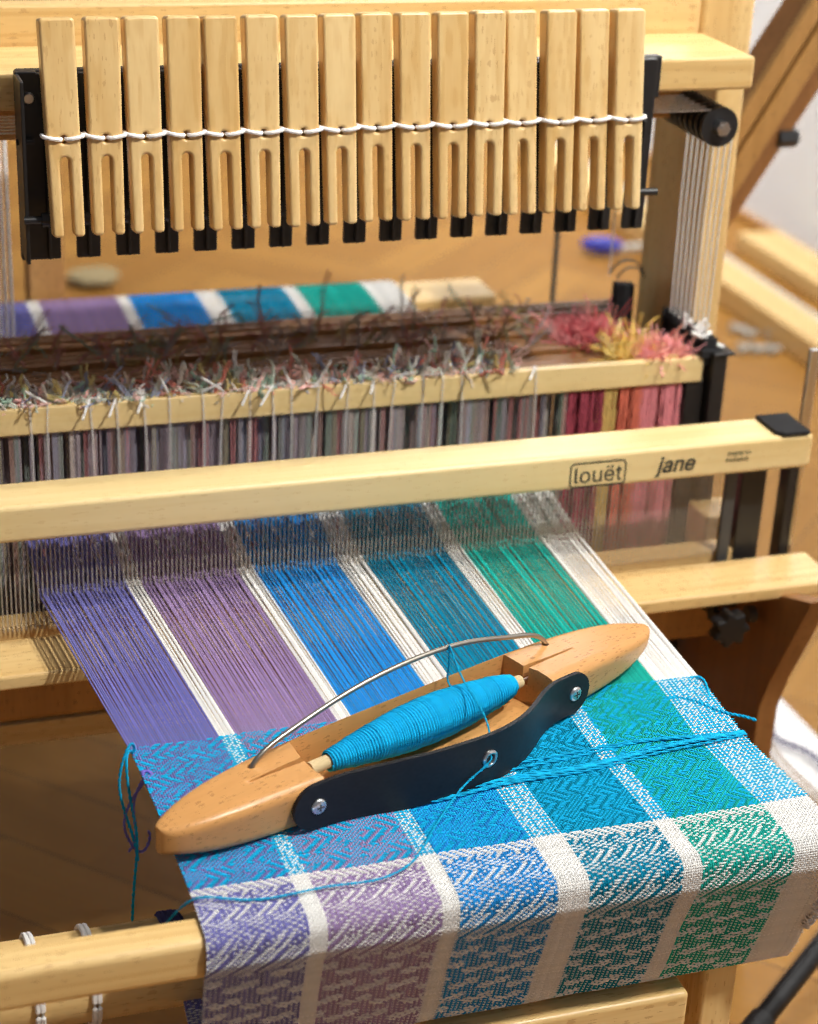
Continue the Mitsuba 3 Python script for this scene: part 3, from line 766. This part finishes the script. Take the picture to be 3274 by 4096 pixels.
for u, v in ((-.1040, .0012), (.0848, .0062)):
    body -= m3.Manifold.cylinder(.02, .0019, .0019, 24).translate([u, v, .012])
bmsh = body.to_mesh()
bt = trimesh.Trimesh(bmsh.vert_properties[:, :3], bmsh.tri_verts, process=True)
bt.apply_transform(SM)
def wood_rot_fn(p, n, uv):
    x, y, z = p.x - float(O[0]), p.y - float(O[1]), p.z
    u = x * float(e_u[0]) + y * float(e_u[1]); v = x * float(e_v[0]) + y * float(e_v[1])
    rings = mikit.fbm(v * 120 + u * 4, z * 120, u * 4.0)
    fine = mikit.noise(v * 1500, z * 1500, u * 50)
    fl = mikit.smoothstep(.72, .82, mikit.noise(v * 1500, z * 1500, u * 260))
    c = mikit.mix((.62, .32, .115), (.52, .25, .08), dr.clip(rings * .7 + fine * .3, 0, 1))
    return mikit.mix(c, (.33, .145, .045), fl * .6)
scene['wood_boat'] = {'type': 'principled', 'base_color': mikit.proc(wood_rot_fn), 'roughness': .32, 'specular': .45}
shut = thing('boat_shuttle', 'beech boat shuttle with a black leather front strap lying across the cloth', 'shuttle')
part('body', bt, 'wood_boat', shut, smooth=28)
W3 = lambda u, v, z: O + u * e_u + v * e_v + np.array([0, 0, z])
# wire arch
wu = np.array([-.1040, -.1030, -.0980, -.0820, -.0500, -.0080, .0330, .0620, .0800, .0838, .0848])
wv_ = np.interp(wu, [-.104, .0848], [.0012, .0062]) + .002 * np.sin((wu + .104) / .189 * np.pi)
wz = np.array([.0170, .0250, .0290, .0345, .0415, .0455, .0430, .0365, .0305, .0270, .0180])
part('wire_arch', tubes([smoothpath([W3(a, b, c) for a, b, c in zip(wu, wv_, wz)], 70)], .0013, 12), 'wire_steel', shut)
# strap: front of the shuttle
su = np.array([-.1010, -.0885, -.0760, -.0600, -.0420, -.0200, .0020, .0200, .0370, .0490, .0600, .0720, .0860])
sv = np.array([-.0270, -.0280, -.0296, -.0342, -.0400, -.0446, -.0462, -.0438, -.0370, -.0306, -.0268, -.0254, -.0246])
st = smoothpath(np.column_stack([su, sv]), 240)
sarc = np.concatenate([[0], np.cumsum(np.linalg.norm(np.diff(st, axis=0), axis=1))]); Ls = sarc[-1]
wtop = np.interp(sarc, [0, .004, .012, Ls - .013, Ls - .004, Ls], [.0135, .0205, .0245, .0250, .0215, .0140])
wbot = np.interp(sarc, [0, .004, .012, .05, Ls - .05, Ls - .013, Ls - .004, Ls], [.0125, .0060, .0025, .0012, .0020, .0030, .0065, .0130])
tn = np.gradient(st, axis=0); tn /= np.linalg.norm(tn, axis=1, keepdims=True); nn = np.column_stack([tn[:, 1], -tn[:, 0]])
def capw(s, end):     # round ends
    d = np.minimum(s, Ls - s); R_ = .0112
    k = np.where(d < R_, np.sqrt(np.maximum(0, 1 - ((R_ - d) / R_) ** 2)), 1)
    return k
kx = capw(sarc, 0); mid = np.interp(sarc, [0, Ls * .2, Ls * .45, Ls * .7, Ls], [.0132, .0138, .0152, .0150, .0140])
hh = np.interp(sarc, [0, Ls * .3, Ls * .6, Ls], [.0112, .0136, .0132, .0112]) * np.maximum(kx, .02)
V, F_ = [], []
th_ = .0011
for i in range(len(st)):
    for sgn, off in ((-1, -th_), (1, -th_), (1, th_), (-1, th_)):
        e_ = .0003 if hh[i] > .001 else 0
        p_ = st[i] + nn[i] * off
        V.append(W3(p_[0], p_[1], mid[i] + sgn * hh[i]))
for i in range(len(st) - 1):
    for j in range(4):
        a, b, c, d_ = i * 4 + j, i * 4 + (j + 1) % 4, (i + 1) * 4 + (j + 1) % 4, (i + 1) * 4 + j
        F_ += [[a, b, c], [a, c, d_]]
e = (len(st) - 1) * 4
F_ += [[0, 2, 1], [0, 3, 2], [e, e + 1, e + 2], [e, e + 2, e + 3]]
sm_ = trimesh.Trimesh(V, F_, process=False); sm_.fix_normals()
strap = part('strap', sm_, 'leather', shut, smooth=40)
def on_strap(u):
    i = int(np.argmin(abs(st[:, 0] - u)))
    nv_ = nn[i]; nw = e_u * nv_[0] + e_v * nv_[1]
    tw = e_u * tn[i, 0] + e_v * tn[i, 1]
    return W3(st[i, 0], st[i, 1], mid[i]) + nw * th_, nw, tw
def lathe(prof, o, ax):
    ax = ax / np.linalg.norm(ax); a = np.cross(ax, [0, 0, 1.]); a /= np.linalg.norm(a); b = np.cross(ax, a)
    n = 36; t = np.arange(n) * 2 * np.pi / n
    V = np.vstack([o + ax * h_ + r_ * (np.cos(t)[:, None] * a + np.sin(t)[:, None] * b) for r_, h_ in prof])
    F = []
    for i in range(len(prof) - 1):
        for j in range(n):
            k_ = (j + 1) % n
            F += [[i * n + j, i * n + k_, (i + 1) * n + k_], [i * n + j, (i + 1) * n + k_, (i + 1) * n + j]]
    m = trimesh.Trimesh(V, F, process=False)
    if m.volume < 0: m.invert()
    i = len(prof) // 2 * n
    return m
for u in (-.0885, .0752):
    o_, nw, tw = on_strap(u)
    hd = lathe([(.0001, -.0010), (.0040, -.0010), (.0040, .0002), (.0036, .0009), (.0026, .0014), (.0001, .0016)], o_, nw)
    sk = part('screw', hd, 'screw_steel', shut)
    up_ = np.cross(nw, tw)
    cr = cat([place(rbox(-.0019, .0019, -.00045, .00045, 0, .0004, .0001), frame(o_ + nw * .0013, d1, d2, nw)) for d1, d2 in ((tw, up_), (up_, -tw))])
    part('slot_shade', cr, 'dark_grey', sk)  # solid dark bars; shade inside the screw slot put into the colour
og, ng, tg = on_strap(-.0015)
og = og + np.array([0, 0, .0006])
gm = lathe([(.0025, -.0030), (.0025, .0006), (.0029, .0013), (.0036, .0014), (.0045, .0008), (.0046, .0000), (.0040, -.0004)], og, ng)
gk = part('grommet', gm, 'screw_steel', shut)
part('hole_shade', cyl(og - ng * .0004, og + ng * .0002, .0025, 24), 'ink', gk)  # solid black disc; darkness inside the hole put into the colour
part('spindle', tubes([np.array([W3(-.086, axis_v(-.086), .0180), W3(.067, axis_v(.067), .0180)])], .0009, 10), 'steel', shut)

# ------------------------------------------------------------------ bobbin and its thread
bob = thing('yarn_bobbin', 'paper quill wound with bright turquoise yarn inside the shuttle', 'bobbin')
bz = .0180
A0, A1 = W3(-.0775, axis_v(-.0775), bz), W3(.0570, axis_v(.0570), bz)
qax = (A1 - A0) / np.linalg.norm(A1 - A0)
LQ = np.linalg.norm(A1 - A0)
part('quill', lathe([(.0012, 0), (.0031, 0), (.0033, .001), (.0033, LQ - .001), (.0031, LQ), (.0012, LQ)], A0, qax), 'paper_tube', bob)
# yarn wound on it: close turns of one thread
turns = 78
npt = turns * 14
s_ = np.linspace(0, 1, npt)
pos = .0105 + s_ * (LQ - .0165)
prof_r = np.interp(s_, [0, .04, .12, .25, .38, .5, .62, .75, .88, .96, 1], [.0045, .0054, .0068, .0090, .0107, .0114, .0111, .0098, .0080, .0062, .0048])
wob = .00010 * np.sin(s_ * turns * .83) + .00008 * np.sin(s_ * turns * 2.21)
ph = s_ * turns * 2 * np.pi
qa = np.cross(qax, [0, 0, 1.]); qa /= np.linalg.norm(qa); qb = np.cross(qax, qa)
wp = A0 + (pos + .0006 * np.sin(s_ * turns * .37))[:, None] * qax + (prof_r + wob)[:, None] * (np.cos(ph)[:, None] * qa + np.sin(ph)[:, None] * qb)
m, c = tubes([wp], .00056, 6, [np.array([.004, .42, .76])])
kt = np.clip(np.arange(len(c)) // (6 * 14), 0, turns - 1)
c = np.clip(c * (1 + rng.normal(0, .07, turns))[kt][:, None], 0, 1)
part('wound_yarn', m, 'yarn', bob, color=c)
core = lathe([(max(.001, np.interp(t, s_, prof_r) - .0001), .0105 + t * (LQ - .0165)) for t in np.linspace(0, 1, 40)], A0, qax)
part('core_gap_shade', core, 'yarn', bob, color=np.broadcast_to((.002, .22, .44), (len(core.vertices), 3)))  # core coloured darker to paint shade in the gaps between turns
TH = (.004, .36, .62)
top = W3(.0165, .0048, .0458)
og2 = og + ng * .0014
yarn('loose_thread', [A0 + qax * .090 + np.array([0, 0, .0095]), W3(.0155, .0035, .030), W3(.0162, .0040, .042), top + [0, 0, .0010], W3(.0170, .0022, .0425), W3(.0120, -.020, .031), W3(.0045, -.0405, .0205), og - ng * .0030], .00042, TH, bob, 90, twist=30)
P4 = lambda x, y, z: np.array([x, y, z])
yarn('loose_thread', [og - ng * .003, og2, P4(.0264, .0885, .0100), P4(.0199, .0856, .0068), P4(.0080, .0735, .0052), P4(-.0078, .0536, .0044), P4(-.0237, .0366, .0034), P4(-.0374, .0319, .0026), P4(-.0588, .0322, .0026), P4(-.0803, .0310, .0024), P4(-.1002, .0338, .0020), P4(-.1165, .0385, .0024), P4(-.1235, .0440, -.005), P4(-.1290, .052, -.020), P4(-.131, .056, -.04)], .00046, TH, bob, 150, twist=60, lift=.0015)

# dark yarn left on the cloth roller
hp, hc = [], []
for q in range(70):
    x = U(-.121, -.111); r_ = .0222 + .0012 * rng.random()
    t = np.linspace(.5, 2.2, 12)
    hp.append(np.column_stack([x + .0006 * np.sin(t * 3 + q), .098 - r_ * np.cos(t), -.075 + r_ * np.sin(t)])); hc.append(shade((.05, .05, .14), .2))
m, c = tubes(hp, .0006, 5, hc)
part('roller_yarn', m, 'yarn', cloth, color=c, kind='stuff', label='dark violet yarn wound on the roller left of the cloth')

# ------------------------------------------------------------------ things around the loom
k = thing('long_board', 'long pale board lying on the floor right of the loom', 'board')
part('board', rbox(.905, .958, .55, 2.3, FLOOR + .002, FLOOR + .035, .003), 'wood_y', k)
k2 = thing('metal_rail', 'grey metal rail lying along the long pale board', 'rail')
part('rail', rbox(.960, .974, .55, 2.3, FLOOR + .002, FLOOR + .030, .002), 'grey_metal', k2)
k = thing('short_board', 'short pale board by the wall, beyond the metal rail', 'board')
part('board', rbox(1.040, 1.105, 1.1, 1.75, FLOOR + .002, FLOOR + .028, .003), 'wood_y', k)
for q, (x, y) in enumerate(((.8756, 1.4284), (.8809, 1.4058), (.9088, 1.395), (.8482, 1.3545), (.866, 1.351), (.884, 1.345))):
    k = thing('metal_fitting', ('small grey metal fitting on the floor, nearest the wall end of the scatter', 'small grey metal fitting on the floor, second from the wall end of the scatter', 'small grey metal fitting on the floor, closest to the long pale board', 'small grey metal fitting on the floor, leftmost of the near three', 'small grey metal fitting on the floor, middle of the near three', 'small grey metal fitting on the floor, rightmost of the near three')[q], 'fitting', 'metal fittings scattered on the floor')
    part('shank', cyl((x, y, FLOOR + .006), (x + .014, y + rng.normal(0, .006), FLOOR + .006), .004, 12), 'grey_metal', k)
    part('head', cyl((x - .004, y, FLOOR + .007), (x, y, FLOOR + .007), .007, 6), 'grey_metal', k)
k = thing('blue_tool', 'hand tool with a blue handle lying on the floor behind the loom', 'tool')
part('handle', place(trimesh.creation.icosphere(3), frame(np.array([.836, 1.762, FLOOR + .016]), [.029, -.012, 0], [.005, .011, 0], [0, 0, .012])), 'blue_plastic', k)
part('blade', rbox(.855, .93, 1.745, 1.757, FLOOR + .010, FLOOR + .018, .002), 'grey_metal', k)
k = thing('paper_scrap', 'crumpled pale paper on the floor behind the left loom post', 'paper')
sc_ = trimesh.creation.icosphere(4); nv = meshkit.fbm(sc_.vertices * 2.2 + 5) - .5
sc_.vertices = sc_.vertices * (1 + .7 * nv[:, None]) * [.032, .036, .005] + [.118, 1.77, FLOOR + .010]
part('sheet', sc_, 'old_paper', k, smooth=False)
gx, gy = np.meshgrid(np.linspace(.22, .490, 30), np.linspace(.370, .72, 36), indexing='ij')
gz = FLOOR + .003 + .006 * meshkit.noise(np.stack([gx * 9, gy * 9, 0 * gx], -1), 2)
gv_ = np.stack([gx, gy, gz], -1).reshape(-1, 3); gi = np.arange(30 * 36).reshape(30, 36)
gf = np.vstack([np.stack([gi[:-1, :-1], gi[1:, :-1], gi[1:, 1:]], -1).reshape(-1, 3), np.stack([gi[:-1, :-1], gi[1:, 1:], gi[:-1, 1:]], -1).reshape(-1, 3)])
k = thing('paper_sheet', 'large white paper sheet on the floor right of the loom', 'paper')
gm_ = trimesh.Trimesh(np.vstack([gv_, gv_ - [0, 0, .0008]]), np.vstack([gf, gf[:, ::-1] + len(gv_)]), process=False)
part('sheet', gm_, 'white_paper', k, smooth=30)
k = thing('yarn_strand', 'navy yarn strand trailing over the white paper sheet', 'yarn')
yarn('strand', [V3(.452, .60, -.285), V3(.4588, .5383, -.287), V3(.4527, .5105, -.289), V3(.4644, .4932, -.289), V3(.4681, .4748, -.289), V3(.49, .45, -.290)], .0016, (.06, .05, .16), k, 60)
for q in range(3):
    kk = thing('yarn_strand', ('beige yarn strand on the white paper sheet, nearest the loom', 'beige yarn strand on the white paper sheet, between two beige ones', 'beige yarn strand on the white paper sheet, nearest the navy one')[q], 'yarn')
    yarn('strand', [V3(.43 + q * .006, .60, -.286), V3(.432 + q * .007, .53, -.288), V3(.425 + q * .008, .48, -.289), V3(.432 + q * .006, .44, -.289), V3(.425 + q * .004, .38, -.290)], .0013, (.42, .33, .24), kk, 50)
k = thing('black_tube', 'shiny black tube rising across the lower right corner', 'tube')
part('tube', cyl((.2492 - .03, .1697 - .02, -.262), (.40, .27, -.222), .0065, 28), 'tube_black', k)
part('collar', cyl((.2492 - .005, .1697 - .0035, -.2557), (.258, .1755, -.2538), .0085, 28), 'black_plastic', k)
k = thing('thin_rod', 'thin dark upright rod standing behind the loom', 'rod')
part('shaft', cyl((.292, .66, FLOOR), (.292, .66, .16), .0020, 12), 'dark_grey', k)
part('foot', cyl((.292, .66, FLOOR + .001), (.292, .66, FLOOR + .010), .02, 24), 'dark_grey', k)
